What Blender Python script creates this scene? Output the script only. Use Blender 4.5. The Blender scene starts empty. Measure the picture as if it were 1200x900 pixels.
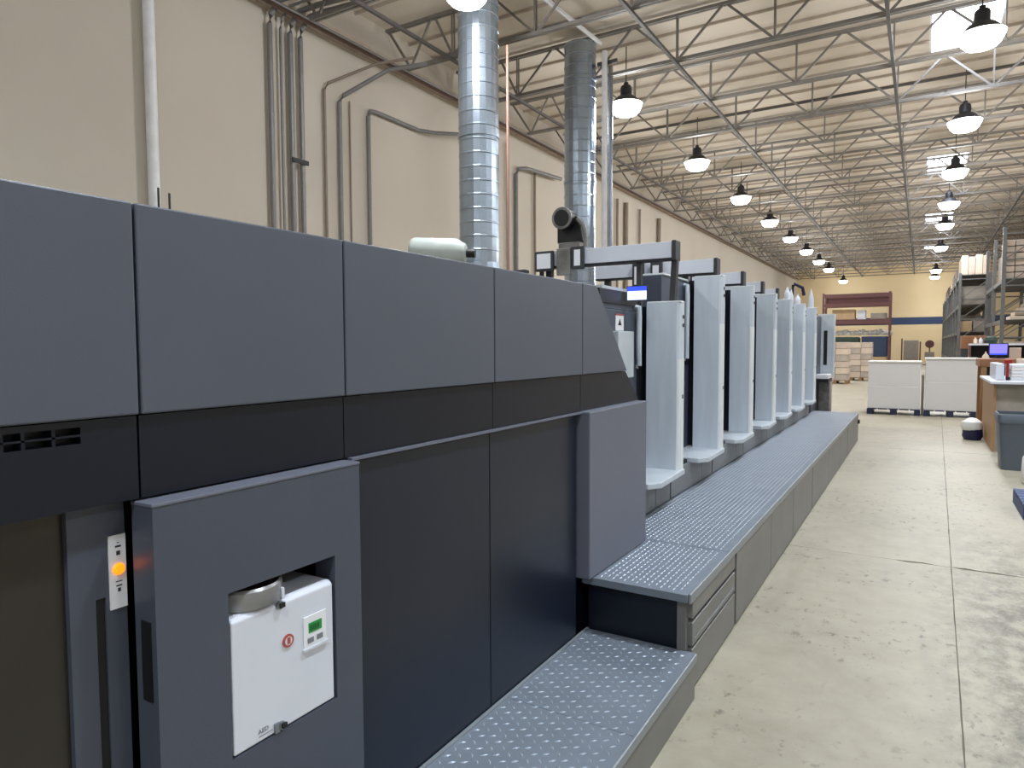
import bpy, bmesh, math, random
from math import sin, cos, pi, radians
from mathutils import Vector, Matrix
random.seed(7)
scene = bpy.context.scene
COL = scene.collection

# ------------------------------------------------------------------ camera, world, exposure
H = 1.6
yaw, pit, rol, FPX = radians(31.11), radians(3.22), radians(-0.24), 794.7
Fh = Vector((-sin(yaw), cos(yaw), 0)); F = Fh*cos(pit) + Vector((0, 0, -sin(pit)))
R0 = Vector((cos(yaw), sin(yaw), 0)); U0 = R0.cross(F)
R2 = R0*cos(rol) + U0*sin(rol); U2 = U0*cos(rol) - R0*sin(rol)
cam_data = bpy.data.cameras.new('camera'); cam = bpy.data.objects.new('camera', cam_data); COL.objects.link(cam)
cam.matrix_world = Matrix(((R2.x, U2.x, -F.x, 0), (R2.y, U2.y, -F.y, 0), (R2.z, U2.z, -F.z, H), (0, 0, 0, 1)))
cam_data.sensor_width = 36; cam_data.lens = FPX/1200*36; cam_data.clip_end = 300; cam_data.clip_start = .05
scene.camera = cam
world = bpy.data.worlds.new('world'); scene.world = world; world.use_nodes = True
world.node_tree.nodes['Background'].inputs[0].default_value = (.75, .87, 1, 1)
world.node_tree.nodes['Background'].inputs[1].default_value = 1.0
vs = scene.view_settings
vs.view_transform = 'Standard'; vs.look = 'None'; vs.gamma = 1; vs.use_curve_mapping = False
vs.exposure = 0.62
LAMP_POWER = 420.0      # each high-bay lamp, downward cone
LAMP_SPILL = 115.0       # what its glass lens lets out sideways and up
LENS_EMIT = 7.0
SKY_EMIT = 9.0

# ------------------------------------------------------------------ materials
def lin(v):
    v /= 255.
    return v/12.92 if v <= .04045 else ((v+.055)/1.055)**2.4
def rgb(c): return (lin(c[0]), lin(c[1]), lin(c[2]), 1)
MATS = {}
def mat(name, c, rough=.5, metal=0., var=.06, scale=6., bump=0., bscale=60., spec=.5, emit=None, es=0., stretch=None, c2=None):
    m = bpy.data.materials.new(name); m.use_nodes = True
    nt = m.node_tree; b = nt.nodes['Principled BSDF']
    b.inputs['Roughness'].default_value = rough; b.inputs['Metallic'].default_value = metal
    b.inputs['Specular IOR Level'].default_value = spec
    tc = nt.nodes.new('ShaderNodeTexCoord'); mp = nt.nodes.new('ShaderNodeMapping')
    nt.links.new(tc.outputs['Object'], mp.inputs[0])
    if stretch: mp.inputs['Scale'].default_value = stretch
    n = nt.nodes.new('ShaderNodeTexNoise'); n.inputs['Scale'].default_value = scale; n.inputs['Detail'].default_value = 5
    nt.links.new(mp.outputs[0], n.inputs['Vector'])
    r = nt.nodes.new('ShaderNodeValToRGB')
    a = rgb(c); d = rgb(c2) if c2 else tuple(x*(1-2*var) for x in a[:3])+(1,)
    r.color_ramp.elements[0].position = .3; r.color_ramp.elements[1].position = .7
    r.color_ramp.elements[0].color = d; r.color_ramp.elements[1].color = a
    nt.links.new(n.outputs['Fac'], r.inputs[0]); nt.links.new(r.outputs[0], b.inputs['Base Color'])
    if bump:
        n2 = nt.nodes.new('ShaderNodeTexNoise'); n2.inputs['Scale'].default_value = bscale
        bp = nt.nodes.new('ShaderNodeBump'); bp.inputs['Strength'].default_value = bump; bp.inputs['Distance'].default_value = .01
        nt.links.new(mp.outputs[0], n2.inputs['Vector']); nt.links.new(n2.outputs['Fac'], bp.inputs['Height']); nt.links.new(bp.outputs[0], b.inputs['Normal'])
    if emit:
        b.inputs['Emission Color'].default_value = rgb(emit); b.inputs['Emission Strength'].default_value = es
    MATS[name] = m
    return m
mat('press_grey', (80, 85, 97), .42, var=.03, scale=2, bump=.04, bscale=300)
mat('press_navy', (15, 20, 33), .34, var=.04, scale=2, spec=.38)
mat('press_door', (26, 32, 46), .3, var=.04, scale=2, spec=.42)
mat('press_mid', (70, 75, 88), .40, var=.04, scale=3, bump=.05, bscale=300)
mat('press_guard', (100, 103, 116), .5, var=.03, scale=3, bump=.05, bscale=300)
mat('press_black', (14, 15, 19), .5)
mat('bay_metal', (66, 62, 58), .3, .6, var=.05)
mat('unit_dark', (70, 76, 90), .4, var=.04)
mat('unit_light', (205, 213, 223), .36, .1, var=.06, scale=3, stretch=(6, 6, .6))
mat('unit_edge', (222, 226, 228), .35, .1, var=.03)
mat('ledge', (196, 202, 208), .4, .1)
mat('kick', (124, 126, 128), .45, .2, var=.08, scale=4)
mat('tread', (124, 132, 143), .42, .2, var=.07, scale=5)
mat('tread_stud', (152, 162, 176), .38, .25, var=.05)
mat('tread_side', (120, 119, 117), .45, .2, var=.08, scale=4)
mat('nosing', (134, 140, 146), .42, .2)
mat('white_paint', (208, 211, 221), .4, var=.02)
mat('paper_white', (226, 222, 218), .7, var=.02, scale=2)
mat('paper_edge', (212, 210, 210), .75, var=.03, scale=30, stretch=(.3, .3, 14))
mat('steel', (150, 156, 164), .3, .9, var=.06)
mat('steel_worn', (150, 148, 146), .35, .6, var=.25, scale=9)
mat('duct', (176, 190, 206), .27, .92, var=.10, scale=2.5)
mat('conduit', (128, 126, 126), .5, .2)
mat('conduit_tan', (136, 122, 108), .55, .2)
mat('white_pipe', (232, 232, 236), .4)
mat('red_pipe', (108, 84, 76), .5, .1, var=.1)
mat('copper', (156, 122, 108), .5, .1)
mat('truss', (132, 127, 121), .5, .1, var=.1)
mat('truss_dark', (84, 80, 78), .55, .1, var=.1)
mat('deck', (224, 213, 198), .8, var=.05, scale=.9, stretch=(.5, 2, 1), spec=.2)
mat('purlin', (192, 178, 162), .8, var=.1, spec=.2)
mat('wall_tan', (200, 191, 178), .8, var=.03, scale=.6, spec=.25, bump=.05, bscale=20)
mat('wall_far', (218, 198, 160), .8, var=.03, scale=.6, spec=.25)
mat('stripe_blue', (42, 62, 98), .6)
mat('lamp_dark', (52, 52, 56), .45, .4)
mat('lens', (255, 255, 250), .3, emit=(252, 251, 246), es=LENS_EMIT)
mat('skylight_pane', (240, 245, 255), .3, emit=(225, 236, 255), es=SKY_EMIT)
mat('curb_white', (236, 236, 236), .7)
mat('rack_purple', (98, 62, 62), .5, .1)
mat('rack_grey', (112, 112, 112), .45, .4, var=.1)
mat('navy_box', (36, 54, 82), .5)
mat('carton', (186, 158, 122), .8, var=.06)
mat('carton_pale', (208, 190, 176), .8, var=.08, scale=4)
mat('carton_cream', (216, 200, 182), .8, var=.06)
mat('carton_grey', (150, 142, 132), .8, var=.1)
mat('film_white', (226, 226, 222), .35, var=.06, bump=.6, bscale=8)
mat('dark_green', (44, 66, 56), .7, var=.2)
mat('pallet_blue', (34, 58, 106), .55, var=.08)
mat('pallet_navy', (32, 38, 66), .55, var=.08)
mat('pallet_wood', (150, 116, 76), .8, var=.12, scale=5)
mat('wood_brown', (164, 124, 84), .5, var=.12, scale=3, stretch=(4, 4, .5))
mat('wood_top', (152, 104, 70), .5, var=.12, scale=4)
mat('bin_grey', (84, 92, 102), .5, var=.03)
mat('red_plastic', (150, 24, 28), .4)
mat('orange_lamp', (255, 150, 40), .4, emit=(255, 105, 0), es=1.5)
mat('lcd_green', (20, 110, 50), .3, emit=(20, 130, 55), es=.25)
mat('lcd_dark', (8, 46, 20), .3)
mat('screen_blue', (220, 228, 255), .3, emit=(205, 216, 255), es=.8)
mat('screen_bar', (60, 80, 200), .3, emit=(40, 70, 220), es=.8)
mat('screen_violet', (120, 110, 230), .3, emit=(110, 105, 240), es=1.0)
mat('black_plastic', (22, 22, 28), .4)
mat('navy_plastic', (28, 28, 64), .4)
mat('grey_mark', (120, 124, 134), .6)
mat('dark_mark', (50, 50, 54), .6)
mat('red_mark', (170, 76, 70), .5)
mat('jar_grey', (150, 150, 150), .25, .2, var=.15, scale=12)
mat('tan_cloth', (180, 150, 110), .8)
mat('blower', (192, 202, 200), .5, var=.04)
mat('concrete_joint', (128, 118, 102), .9, var=.15, scale=9)
mat('label_white', (226, 226, 230), .5, var=.02)
mat('pallet_film', (188, 176, 164), .5, var=.12, scale=6)

def concrete():
    m = bpy.data.materials.new('concrete'); m.use_nodes = True; MATS['concrete'] = m
    nt = m.node_tree; N = nt.nodes; L = nt.links; b = N['Principled BSDF']; b.inputs['Specular IOR Level'].default_value = .4
    geo = N.new('ShaderNodeNewGeometry')
    def noise(scale, detail=6, rough=.6, stretch=None):
        n = N.new('ShaderNodeTexNoise'); n.inputs['Scale'].default_value = scale; n.inputs['Detail'].default_value = detail; n.inputs['Roughness'].default_value = rough
        if stretch:
            mp = N.new('ShaderNodeMapping'); mp.inputs['Scale'].default_value = stretch; L.new(geo.outputs['Position'], mp.inputs[0]); L.new(mp.outputs[0], n.inputs['Vector'])
        else: L.new(geo.outputs['Position'], n.inputs['Vector'])
        return n.outputs['Fac']
    def ramp(f, p0, p1, c0=(0, 0, 0, 1), c1=(1, 1, 1, 1)):
        r = N.new('ShaderNodeValToRGB'); e = r.color_ramp.elements
        e[0].position = p0; e[1].position = p1; e[0].color = c0; e[1].color = c1; L.new(f, r.inputs[0]); return r.outputs[0]
    def mix(f, a, bb, mode='MIX'):
        x = N.new('ShaderNodeMix'); x.data_type = 'RGBA'; x.blend_type = mode
        if isinstance(f, float): x.inputs[0].default_value = f
        else: L.new(f, x.inputs[0])
        for s, v in ((6, a), (7, bb)):
            if isinstance(v, tuple): x.inputs[s].default_value = v
            else: L.new(v, x.inputs[s])
        return x.outputs[2]
    def math2(op, a, bb):
        x = N.new('ShaderNodeMath'); x.operation = op
        for i, v in enumerate((a, bb)):
            if isinstance(v, (int, float)): x.inputs[i].default_value = v
            else: L.new(v, x.inputs[i])
        return x.outputs[0]
    base = ramp(noise(.8), .3, .72, rgb((138, 131, 114)), rgb((163, 155, 137)))
    base = mix(ramp(noise(5, 8, .7), .35, .75), base, mix(.5, base, rgb((176, 168, 150))))
    # dark pits and scuffs gathered in worn patches
    patch = ramp(noise(.9, 4), .42, .60)
    pits = ramp(noise(15, 5, .7, (1, .7, 1)), .575, .64)
    base = mix(math2('MULTIPLY', math2('MULTIPLY', patch, pits), .85), base, rgb((92, 86, 78)))
    fine = ramp(noise(40, 3, .7), .64, .7)
    base = mix(math2('MULTIPLY', fine, .35), base, rgb((110, 102, 92)))
    streak = ramp(noise(3, 4, .6, (1, .12, 1)), .58, .74)
    base = mix(math2('MULTIPLY', streak, .30), base, rgb((120, 112, 100)))
    # blackened traffic stain to the right of the long joint, close to the camera
    sx = N.new('ShaderNodeSeparateXYZ'); L.new(geo.outputs['Position'], sx.inputs[0])
    side = N.new('ShaderNodeMapRange'); side.inputs[1].default_value = .0; side.inputs[2].default_value = .45; L.new(sx.outputs[0], side.inputs[0])
    near = N.new('ShaderNodeMapRange'); near.inputs[1].default_value = 7.5; near.inputs[2].default_value = 5.; L.new(sx.outputs[1], near.inputs[0])
    st = ramp(noise(6, 8, .78, (1, .7, 1)), .43, .60)
    base = mix(math2('MULTIPLY', math2('MULTIPLY', math2('MULTIPLY', side.outputs[0], near.outputs[0]), st), .8), base, rgb((84, 78, 72)))
    L.new(base, b.inputs['Base Color'])
    rr = N.new('ShaderNodeMapRange'); rr.inputs[3].default_value = .36; rr.inputs[4].default_value = .6
    L.new(noise(1.6), rr.inputs[0]); L.new(rr.outputs[0], b.inputs['Roughness'])
    bp = N.new('ShaderNodeBump'); bp.inputs['Strength'].default_value = .12; bp.inputs['Distance'].default_value = .01
    L.new(noise(12), bp.inputs['Height']); L.new(bp.outputs[0], b.inputs['Normal'])
concrete()

# ------------------------------------------------------------------ mesh helpers (world coordinates)
class MB:
    def __init__(s): s.b = bmesh.new()
    def box(s, x0, x1, y0, y1, z0, z1, bev=0.):
        vs = [s.b.verts.new((x, y, z)) for x in (x0, x1) for y in (y0, y1) for z in (z0, z1)]
        fs = [s.b.faces.new([vs[i] for i in q]) for q in ((0, 1, 3, 2), (4, 6, 7, 5), (0, 4, 5, 1), (2, 3, 7, 6), (0, 2, 6, 4), (1, 5, 7, 3))]
        if bev:
            es = {e for f in fs for e in f.edges}
            bmesh.ops.bevel(s.b, geom=list(es), offset=bev, segments=2, affect='EDGES', profile=.5)
        return s
    def prism(s, pts, axis, a, b, bev=0.):
        def P(u, v, w): return {'x': (w, u, v), 'y': (u, w, v), 'z': (u, v, w)}[axis]
        A = [s.b.verts.new(P(u, v, a)) for u, v in pts]; B = [s.b.verts.new(P(u, v, b)) for u, v in pts]
        fs = [s.b.faces.new(A), s.b.faces.new(B[::-1])]
        n = len(pts)
        for i in range(n): fs.append(s.b.faces.new((A[i], B[i], B[(i+1) % n], A[(i+1) % n])))
        bmesh.ops.recalc_face_normals(s.b, faces=fs)
        if bev:
            es = {e for f in fs for e in f.edges}
            bmesh.ops.bevel(s.b, geom=list(es), offset=bev, segments=2, affect='EDGES', profile=.5)
        return s
    def tube(s, pts, r, seg=8, caps=True):
        pts = [Vector(p) for p in pts]; rings = []
        for i, p in enumerate(pts):
            t = (pts[min(i+1, len(pts)-1)] - pts[max(i-1, 0)]).normalized()
            u = t.cross(Vector((0, 0, 1)) if abs(t.z) < .9 else Vector((1, 0, 0))).normalized(); v = t.cross(u)
            rr = r[i] if isinstance(r, (list, tuple)) else r
            rings.append([s.b.verts.new(p + u*rr*cos(2*pi*k/seg) + v*rr*sin(2*pi*k/seg)) for k in range(seg)])
        fs = []
        for A, B in zip(rings, rings[1:]):
            for k in range(seg): fs.append(s.b.faces.new((A[k], A[(k+1) % seg], B[(k+1) % seg], B[k])))
        if caps: fs += [s.b.faces.new(rings[0]), s.b.faces.new(rings[-1])]
        bmesh.ops.recalc_face_normals(s.b, faces=fs)
        return s
    def lathe(s, c, prof, seg=20):
        rings = []
        for r, z in prof:
            if r < 1e-5: rings.append([s.b.verts.new((c[0], c[1], c[2]+z))])
            else: rings.append([s.b.verts.new((c[0]+r*cos(2*pi*k/seg), c[1]+r*sin(2*pi*k/seg), c[2]+z)) for k in range(seg)])
        fs = []
        for A, B in zip(rings, rings[1:]):
            for k in range(seg):
                k2 = (k+1) % seg
                if len(A) == 1 and len(B) == 1: continue
                if len(A) == 1: fs.append(s.b.faces.new((A[0], B[k2], B[k])))
                elif len(B) == 1: fs.append(s.b.faces.new((A[k], A[k2], B[0])))
                else: fs.append(s.b.faces.new((A[k], A[k2], B[k2], B[k])))
        bmesh.ops.recalc_face_normals(s.b, faces=fs)
        return s
    def beam(s, p, q, w, h):   # a rectangular bar between two points in a y = const plane or any direction
        p, q = Vector(p), Vector(q); t = (q-p).normalized()
        u = t.cross(Vector((0, 1, 0)) if abs(t.y) < .9 else Vector((0, 0, 1))).normalized(); v = t.cross(u)
        A = [s.b.verts.new(p + u*a*h/2 + v*c*w/2) for a, c in ((-1, -1), (1, -1), (1, 1), (-1, 1))]
        B = [s.b.verts.new(q + u*a*h/2 + v*c*w/2) for a, c in ((-1, -1), (1, -1), (1, 1), (-1, 1))]
        fs = [s.b.faces.new(A), s.b.faces.new(B)] + [s.b.faces.new((A[i], B[i], B[(i+1) % 4], A[(i+1) % 4])) for i in range(4)]
        bmesh.ops.recalc_face_normals(s.b, faces=fs)
        return s
    def build(s, name, m, parent=None, smooth=False, base=True):
        me = bpy.data.meshes.new(name)
        if smooth:
            for f in s.b.faces: f.smooth = True
        o = bpy.data.objects.new(name, me); COL.objects.link(o)
        if parent:
            off = origin(parent); o.parent = parent
        elif base:
            xs = [v.co for v in s.b.verts]
            off = Vector(((min(v.x for v in xs)+max(v.x for v in xs))/2, (min(v.y for v in xs)+max(v.y for v in xs))/2, min(v.z for v in xs)))
            o.location = off
        else: off = Vector((0, 0, 0))
        for v in s.b.verts: v.co -= off
        s.b.to_mesh(me); s.b.free()
        me.materials.append(MATS[m])
        if smooth:
            try: me.set_sharp_from_angle(angle=radians(40))
            except Exception: pass
        return o
def origin(o):
    v = Vector(o.location)
    while o.parent: o = o.parent; v = v + Vector(o.location)
    return v
def empty(name, loc, label=None, cat=None, group=None):
    o = bpy.data.objects.new(name, None); COL.objects.link(o); o.location = loc; o.empty_display_size = .1
    return tag(o, label, cat, group)
def tag(o, label=None, cat=None, group=None, kind=None):
    if label: o['label'] = label
    if cat: o['category'] = cat
    if group: o['group'] = group
    if kind: o['kind'] = kind
    return o
def box(name, m, parent, *a, bev=0., **k): return MB().box(*a, bev=bev).build(name, m, parent, **k)
def copy_tree(o, parent=None):
    c = o.copy(); COL.objects.link(c)
    if parent: c.parent = parent
    for ch in list(o.children): copy_tree(ch, c)
    return c
def text_marks(txt, size, m, parent, loc, rot, name='lettering'):
    cu = bpy.data.curves.new(name, 'FONT'); cu.body = txt; cu.size = size; cu.extrude = .0004; cu.resolution_u = 2
    o = bpy.data.objects.new(name, cu); COL.objects.link(o)
    dg = bpy.context.evaluated_depsgraph_get(); me = bpy.data.meshes.new_from_object(o.evaluated_get(dg))
    bpy.data.objects.remove(o)
    o = bpy.data.objects.new(name, me); COL.objects.link(o); me.materials.clear(); me.materials.append(MATS[m])
    o.parent = parent; o.location = Vector(loc) - origin(parent); o.rotation_euler = rot
    return o
ORD = ['first', 'second', 'third', 'fourth', 'fifth', 'sixth', 'seventh', 'eighth', 'ninth', 'tenth', 'eleventh', 'twelfth', 'thirteenth', 'fourteenth',
       'fifteenth', 'sixteenth', 'seventeenth', 'eighteenth', 'nineteenth', 'twentieth', 'twenty-first', 'twenty-second', 'twenty-third', 'twenty-fourth', 'twenty-fifth']

# ------------------------------------------------------------------ the building
XL, XR, YN, YF, ZD = -10.2, 10.0, -12.0, 69.0, 8.5
ZB, ZT = 7.5, 8.4
JY = [14.15 + 2.595*k for k in range(-5, 21)]
def joint_x(i, y): return .13 + .016*max(y, 0) + i*5.2       # the long joints run a touch askew
floor = box('floor', 'concrete_joint', None, XL, XR, YN, YF, -.2, -.008); tag(floor, kind='structure')
yj = [YN, -6.8, -.4, 5.72, 11.9, 18.1, 24.3, 30.5, 36.7, 42.9, 49.1, 55.3, 61.5, YF]
for i in range(-2, 2):
    for a, b in zip(yj, yj[1:]):
        g = .0022; pts = []
        detail = (i in (-1, 0) and a < 12 and b > -1)
        def edge(p, q, n):
            for k in range(n):
                t = k/n; j = random.uniform(-.006, .012) if (detail and 0 < k) else 0
                pts.append((p[0]+(q[0]-p[0])*t, p[1]+(q[1]-p[1])*t, j))
        xa0 = XL if i == -2 else joint_x(i, a)+g; xa1 = XL if i == -2 else joint_x(i, b)+g
        xb0 = XR if i == 1 else joint_x(i+1, a)-g; xb1 = XR if i == 1 else joint_x(i+1, b)-g
        n = 60 if detail else 1
        poly = []
        for (p, q, ax) in (((xa0, a+g), (xb0, a+g), 1), ((xb0, a+g), (xb1, b-g), 0), ((xb1, b-g), (xa1, b-g), 1), ((xa1, b-g), (xa0, a+g), 0)):
            for k in range(n):
                t = k/n; j = max(0, random.uniform(-.006, .006))*(1 if detail and k else 0)
                if detail and ax == 1 and k and abs(a if p[1] < (a+b)/2 else b) < 6 and abs(p[0]+(q[0]-p[0])*t - .1) < .55: j *= 4.5
                x, y = p[0]+(q[0]-p[0])*t, p[1]+(q[1]-p[1])*t
                if ax == 1: y += j if p[1] < (a+b)/2 else -j
                else: x += -j*.5 if p[0] > (xa0+xb0)/2 else j*.5
                poly.append((x, y))
        MB().prism(poly, 'z', -.0079, 0).build('concrete_slab', 'concrete', floor)
wl = box('wall_left', 'wall_tan', None, XL-.2, XL, YN, YF, 0, ZD); tag(wl, kind='structure')
wf = box('wall_far', 'wall_far', None, XL-.2, XR+.2, YF, YF+.2, 0, ZD); tag(wf, kind='structure')
box('painted_stripe', 'stripe_blue', wf, XL+.02, XR, YF-.012, YF, 3.32, 3.95)
wr = box('wall_right', 'wall_tan', None, XR, XR+.2, YN, YF, 0, ZD); tag(wr, kind='structure')
wn = box('wall_near', 'wall_tan', None, XL-.2, XR+.2, YN-.2, YN, 0, ZD); tag(wn, kind='structure')
led = box('trim_1', 'purlin', None, XL, XL+.09, YN, YF, 7.62, 7.9); tag(led, kind='structure')
# roof deck with four skylight openings in the bay right of the centre bridging line
SKY = [(JY[6]+.06, JY[7]-.06), (JY[11]+.06, JY[12]-.06), (JY[16]+.06, JY[17]-.06), (JY[21]+.06, JY[22]-.06)]
SX0, SX1 = -.02, 1.32
d = MB(); d.box(XL-.2, SX0, YN, YF, ZD, ZD+.12); d.box(SX1, XR+.2, YN, YF, ZD, ZD+.12)
ys = [YN] + [v for s in SKY for v in s] + [YF]
for a, b in zip(ys[::2], ys[1::2]): d.box(SX0, SX1, a, b, ZD, ZD+.12)
ceil = d.build('ceiling', 'deck', None); tag(ceil, kind='structure')
for a, b in zip(JY, JY[1:]):
    for t in (1/3., 2/3.):
        y = a+(b-a)*t
        if any(s[0] < y < s[1] for s in SKY):
            box('sub_purlin', 'purlin', ceil, XL, SX0-.01, y-.02, y+.02, ZD-.06, ZD); box('sub_purlin', 'purlin', ceil, SX1+.01, XR, y-.02, y+.02, ZD-.06, ZD)
        else: box('sub_purlin', 'purlin', ceil, XL, XR, y-.02, y+.02, ZD-.06, ZD)
for i, (a, b) in enumerate(SKY):
    w = empty('window_%d' % (i+1), ((SX0+SX1)/2, (a+b)/2, ZD)); tag(w, kind='structure')
    m = MB()
    m.box(SX0+.002, SX0+.04, a+.002, b-.002, ZD-.01, ZD+.3); m.box(SX1-.04, SX1-.002, a+.002, b-.002, ZD-.01, ZD+.3); m.box(SX0+.04, SX1-.04, a+.002, a+.04, ZD-.01, ZD+.3); m.box(SX0+.04, SX1-.04, b-.04, b-.002, ZD-.01, ZD+.3)
    m.build('window_frame', 'curb_white', w)
    box('pane', 'skylight_pane', w, SX0+.04, SX1-.04, a+.04, b-.04, ZD+.2, ZD+.22)

# open-web joists
NX = [-.66 + 1.92*n for n in range(-4, 6)]
LX0, LX1 = XL+.0, 9.95
def make_truss(y):
    t = empty('roof_truss', (0, y, ZB))
    m = MB()
    for s in (-.035, .035): m.box(-9.55, NX[-1]+.1, y+s-.022, y+s+.022, ZB-.03, ZB+.03)
    m.build('bottom_chord', 'truss', t)
    m = MB()
    for s in (-.035, .035): m.box(LX0+.1, LX1, y+s-.022, y+s+.022, ZT-.03, ZT+.03)
    m.build('top_chord', 'truss', t)
    tops = [x+.96 for x in NX]
    MB().beam((-9.45, y, ZB), (-10.05, y, ZT), .04, .05).build('end_brace', 'truss', t); MB().beam((-9.45, y, ZB), (-8.9, y, ZT), .035, .045).build('diagonal', 'truss', t); MB().beam((NX[0], y, ZB), (-8.8, y, ZT), .035, .045).build('diagonal', 'truss', t)
    MB().beam((NX[-1], y, ZB), (NX[-1]+.96, y, ZT), .04, .05).build('end_brace', 'truss', t)
    dr = MB().beam((NX[0], y, ZB), (NX[0]+.93, y, ZT), .035, .045).build('diagonal', 'truss', t)
    dl = MB().beam((NX[1], y, ZB), (NX[1]-.93, y, ZT), .035, .045).build('diagonal', 'truss', t)
    vm = MB(); vm.box(NX[0]-.015, NX[0]+.015, y-.05, y-.03, ZB, ZT); vm.box(NX[0]-.015, NX[0]+.015, y+.03, y+.05, ZB, ZT)
    ve = vm.build('upright', 'truss', t)
    for i in range(1, len(NX)):
        c = ve.copy(); COL.objects.link(c); c.location.x += 1.92*i
        if i < len(NX)-1:
            c = dr.copy(); COL.objects.link(c); c.location.x += 1.92*i
            c = dl.copy(); COL.objects.link(c); c.location.x += 1.92*i
    return t
proto = None
for i, y in enumerate(JY):
    if proto is None: proto = t = make_truss(y)
    else: t = copy_tree(proto); t.location.y = y
    n = len(JY)-1-i
    lab = ('open-web steel roof truss nearest to the far wall' if n == 0 else 'open-web steel roof truss, %s in from the far wall' % ORD[n-1+1]) if n < 25 else 'open-web steel roof truss nearest above the press front'
    tag(t, lab, 'roof truss', 'open-web roof trusses')
def run(name, m, pts, r, label, cat, group=None, seg=8):
    o = MB().tube(pts, r, seg).build(name, m, None, smooth=True); return tag(o, label, cat, group)
for x, lab in ((-8.34, 'dark bridging rod across the trusses nearest the left wall'), (-4.5, 'dark bridging rod across the trusses between left wall and centre'),
               (-.66, 'dark bridging rod across the trusses just left of the skylights'), (3.18, 'dark bridging rod across the trusses right of the skylights')):
    o = box('bridging_rod', 'truss_dark', None, x-.03, x+.03, JY[0], JY[-1], ZB-.10, ZB-.04); tag(o, lab, 'rod', 'truss bridging rods')
run('sprinkler_main', 'red_pipe', [(-9.8, -6, 7.57), (-9.8, 67, 7.57)], .06, 'long reddish sprinkler main pipe running high along the left wall', 'pipe', seg=12)
run('wall_pipe', 'conduit', [(-9.62, -6, 7.50), (-9.62, 67, 7.50)], .02, 'thin grey pipe below the reddish main along the left wall', 'pipe')
run('sprinkler_branch', 'steel', [(-9.7, 14.4, 7.62), (9, 14.4, 7.62)], .045, 'grey branch pipe along the bottom of a near roof truss', 'pipe')
run('sprinkler_branch', 'truss_dark', [(-9.7, 20.3, 8.2), (9, 20.3, 8.2)], .04, 'dark branch pipe under the deck behind the second lamp of the left row', 'pipe')
run('sprinkler_branch', 'conduit', [(-9.7, 12.7, 8.15), (9, 12.7, 8.15)], .03, 'thin grey branch pipe crossing above the two ducts', 'pipe')

# high-bay lamps
def make_lamp():
    t = empty('high_bay_lamp', (0, 0, 7.1))
    MB().tube([(0, 0, 7.62), (0, 0, 8.5)], .012, 6).build('hanger', 'lamp_dark', t)
    MB().lathe((0, 0, 7.1), [(0, .56), (.05, .56), (.06, .50), (.11, .48), (.13, .44), (.13, .27), (.16, .24), (.0, .24)], 16).build('ballast', 'lamp_dark', t, smooth=True)
    MB().lathe((0, 0, 7.1), [(.0, .26), (.15, .26), (.22, .22), (.37, .06), (.385, .03), (.375, .03), (.36, .045), (.2, .19), (0, .2)], 24).build('reflector', 'lamp_dark', t, smooth=True)
    MB().lathe((0, 0, 7.1), [(.0, .09), (.38, .06), (.365, .02), (.31, -.10), (.25, -.16), (0, -.18)], 24).build('lens', 'lens', t, smooth=True)
    l = bpy.data.lights.new('lamp_light', 'SPOT'); l.energy = LAMP_POWER; l.color = (.96, .98, 1); l.shadow_soft_size = .25; l.spot_size = radians(150); l.spot_blend = 1.0
    lo = bpy.data.objects.new('lamp_light', l); COL.objects.link(lo); lo.parent = t; lo.location = (0, 0, -.25)
    l = bpy.data.lights.new('lens_glow', 'POINT'); l.energy = LAMP_SPILL; l.color = (.96, .98, 1); l.shadow_soft_size = .25
    lo = bpy.data.objects.new('lens_glow', l); COL.objects.link(lo); lo.parent = t; lo.location = (0, 0, -.45)
    return t
LP = make_lamp()
def lamp(x, y, z, label, group):
    global LP_USED, LAST
    o = LP if not LP_USED else copy_tree(LP); LP_USED = True
    o.location = (x, y, z); tag(o, label, 'lamp', group); LAST = o
COOL = {}
def cool_added_lamp(lamp_obj):      # bluer, rescaled light for the unseen lamps added around the near end
    for ch in lamp_obj.children:
        if ch.type == 'LIGHT':
            k = (ch.data.type, lamp_obj.location.x > 0)
            if k not in COOL:
                COOL[k] = ch.data.copy(); COOL[k].color = (.80, .90, 1)
                if k[0] == 'POINT': COOL[k].energy = LAMP_SPILL*.4
                else: COOL[k].energy = LAMP_POWER*(1.75 if k[1] else .75)
            ch.data = COOL[k]
LP_USED = False
GL, GR = 'lamps in the left row over the press', 'lamps in the right row by the skylights'
lamp(-6.22, 8.98, 7.1, 'glowing high-bay lamp hanging in front of the nearer round duct', GL)
for i, y in enumerate((15.1, 20.9, 26.75, 32.5, 38.1, 43.8, 49.6, 55.2, 66.0)):
    lab = 'glowing high-bay lamp of the left row, %s beyond the farther duct' % ORD[i] if i < 8 else 'glowing high-bay lamp of the left row closest to the far wall'
    lamp(-6.0, y, 7.1, lab, GL)
rl = (15.1, 20.7, 26.4, 32.2, 37.8, 46.4, 60.5, 66.2)
for i, y in enumerate(rl):
    lab = ['dark-hooded high-bay lamp hanging right below the nearest skylight', 'glowing high-bay lamp of the right row, between the two nearest skylights',
           'dark-hooded high-bay lamp in front of the second skylight', 'glowing high-bay lamp of the right row just past the second skylight',
           'glowing high-bay lamp of the right row in front of the third skylight', 'glowing high-bay lamp of the right row past the third skylight',
           'upper of the two far lamps glowing before the tan far wall', 'lower of the two far lamps glowing before the tan far wall'][i]
    lamp(.78, y, 7.1, lab, GR)
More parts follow.
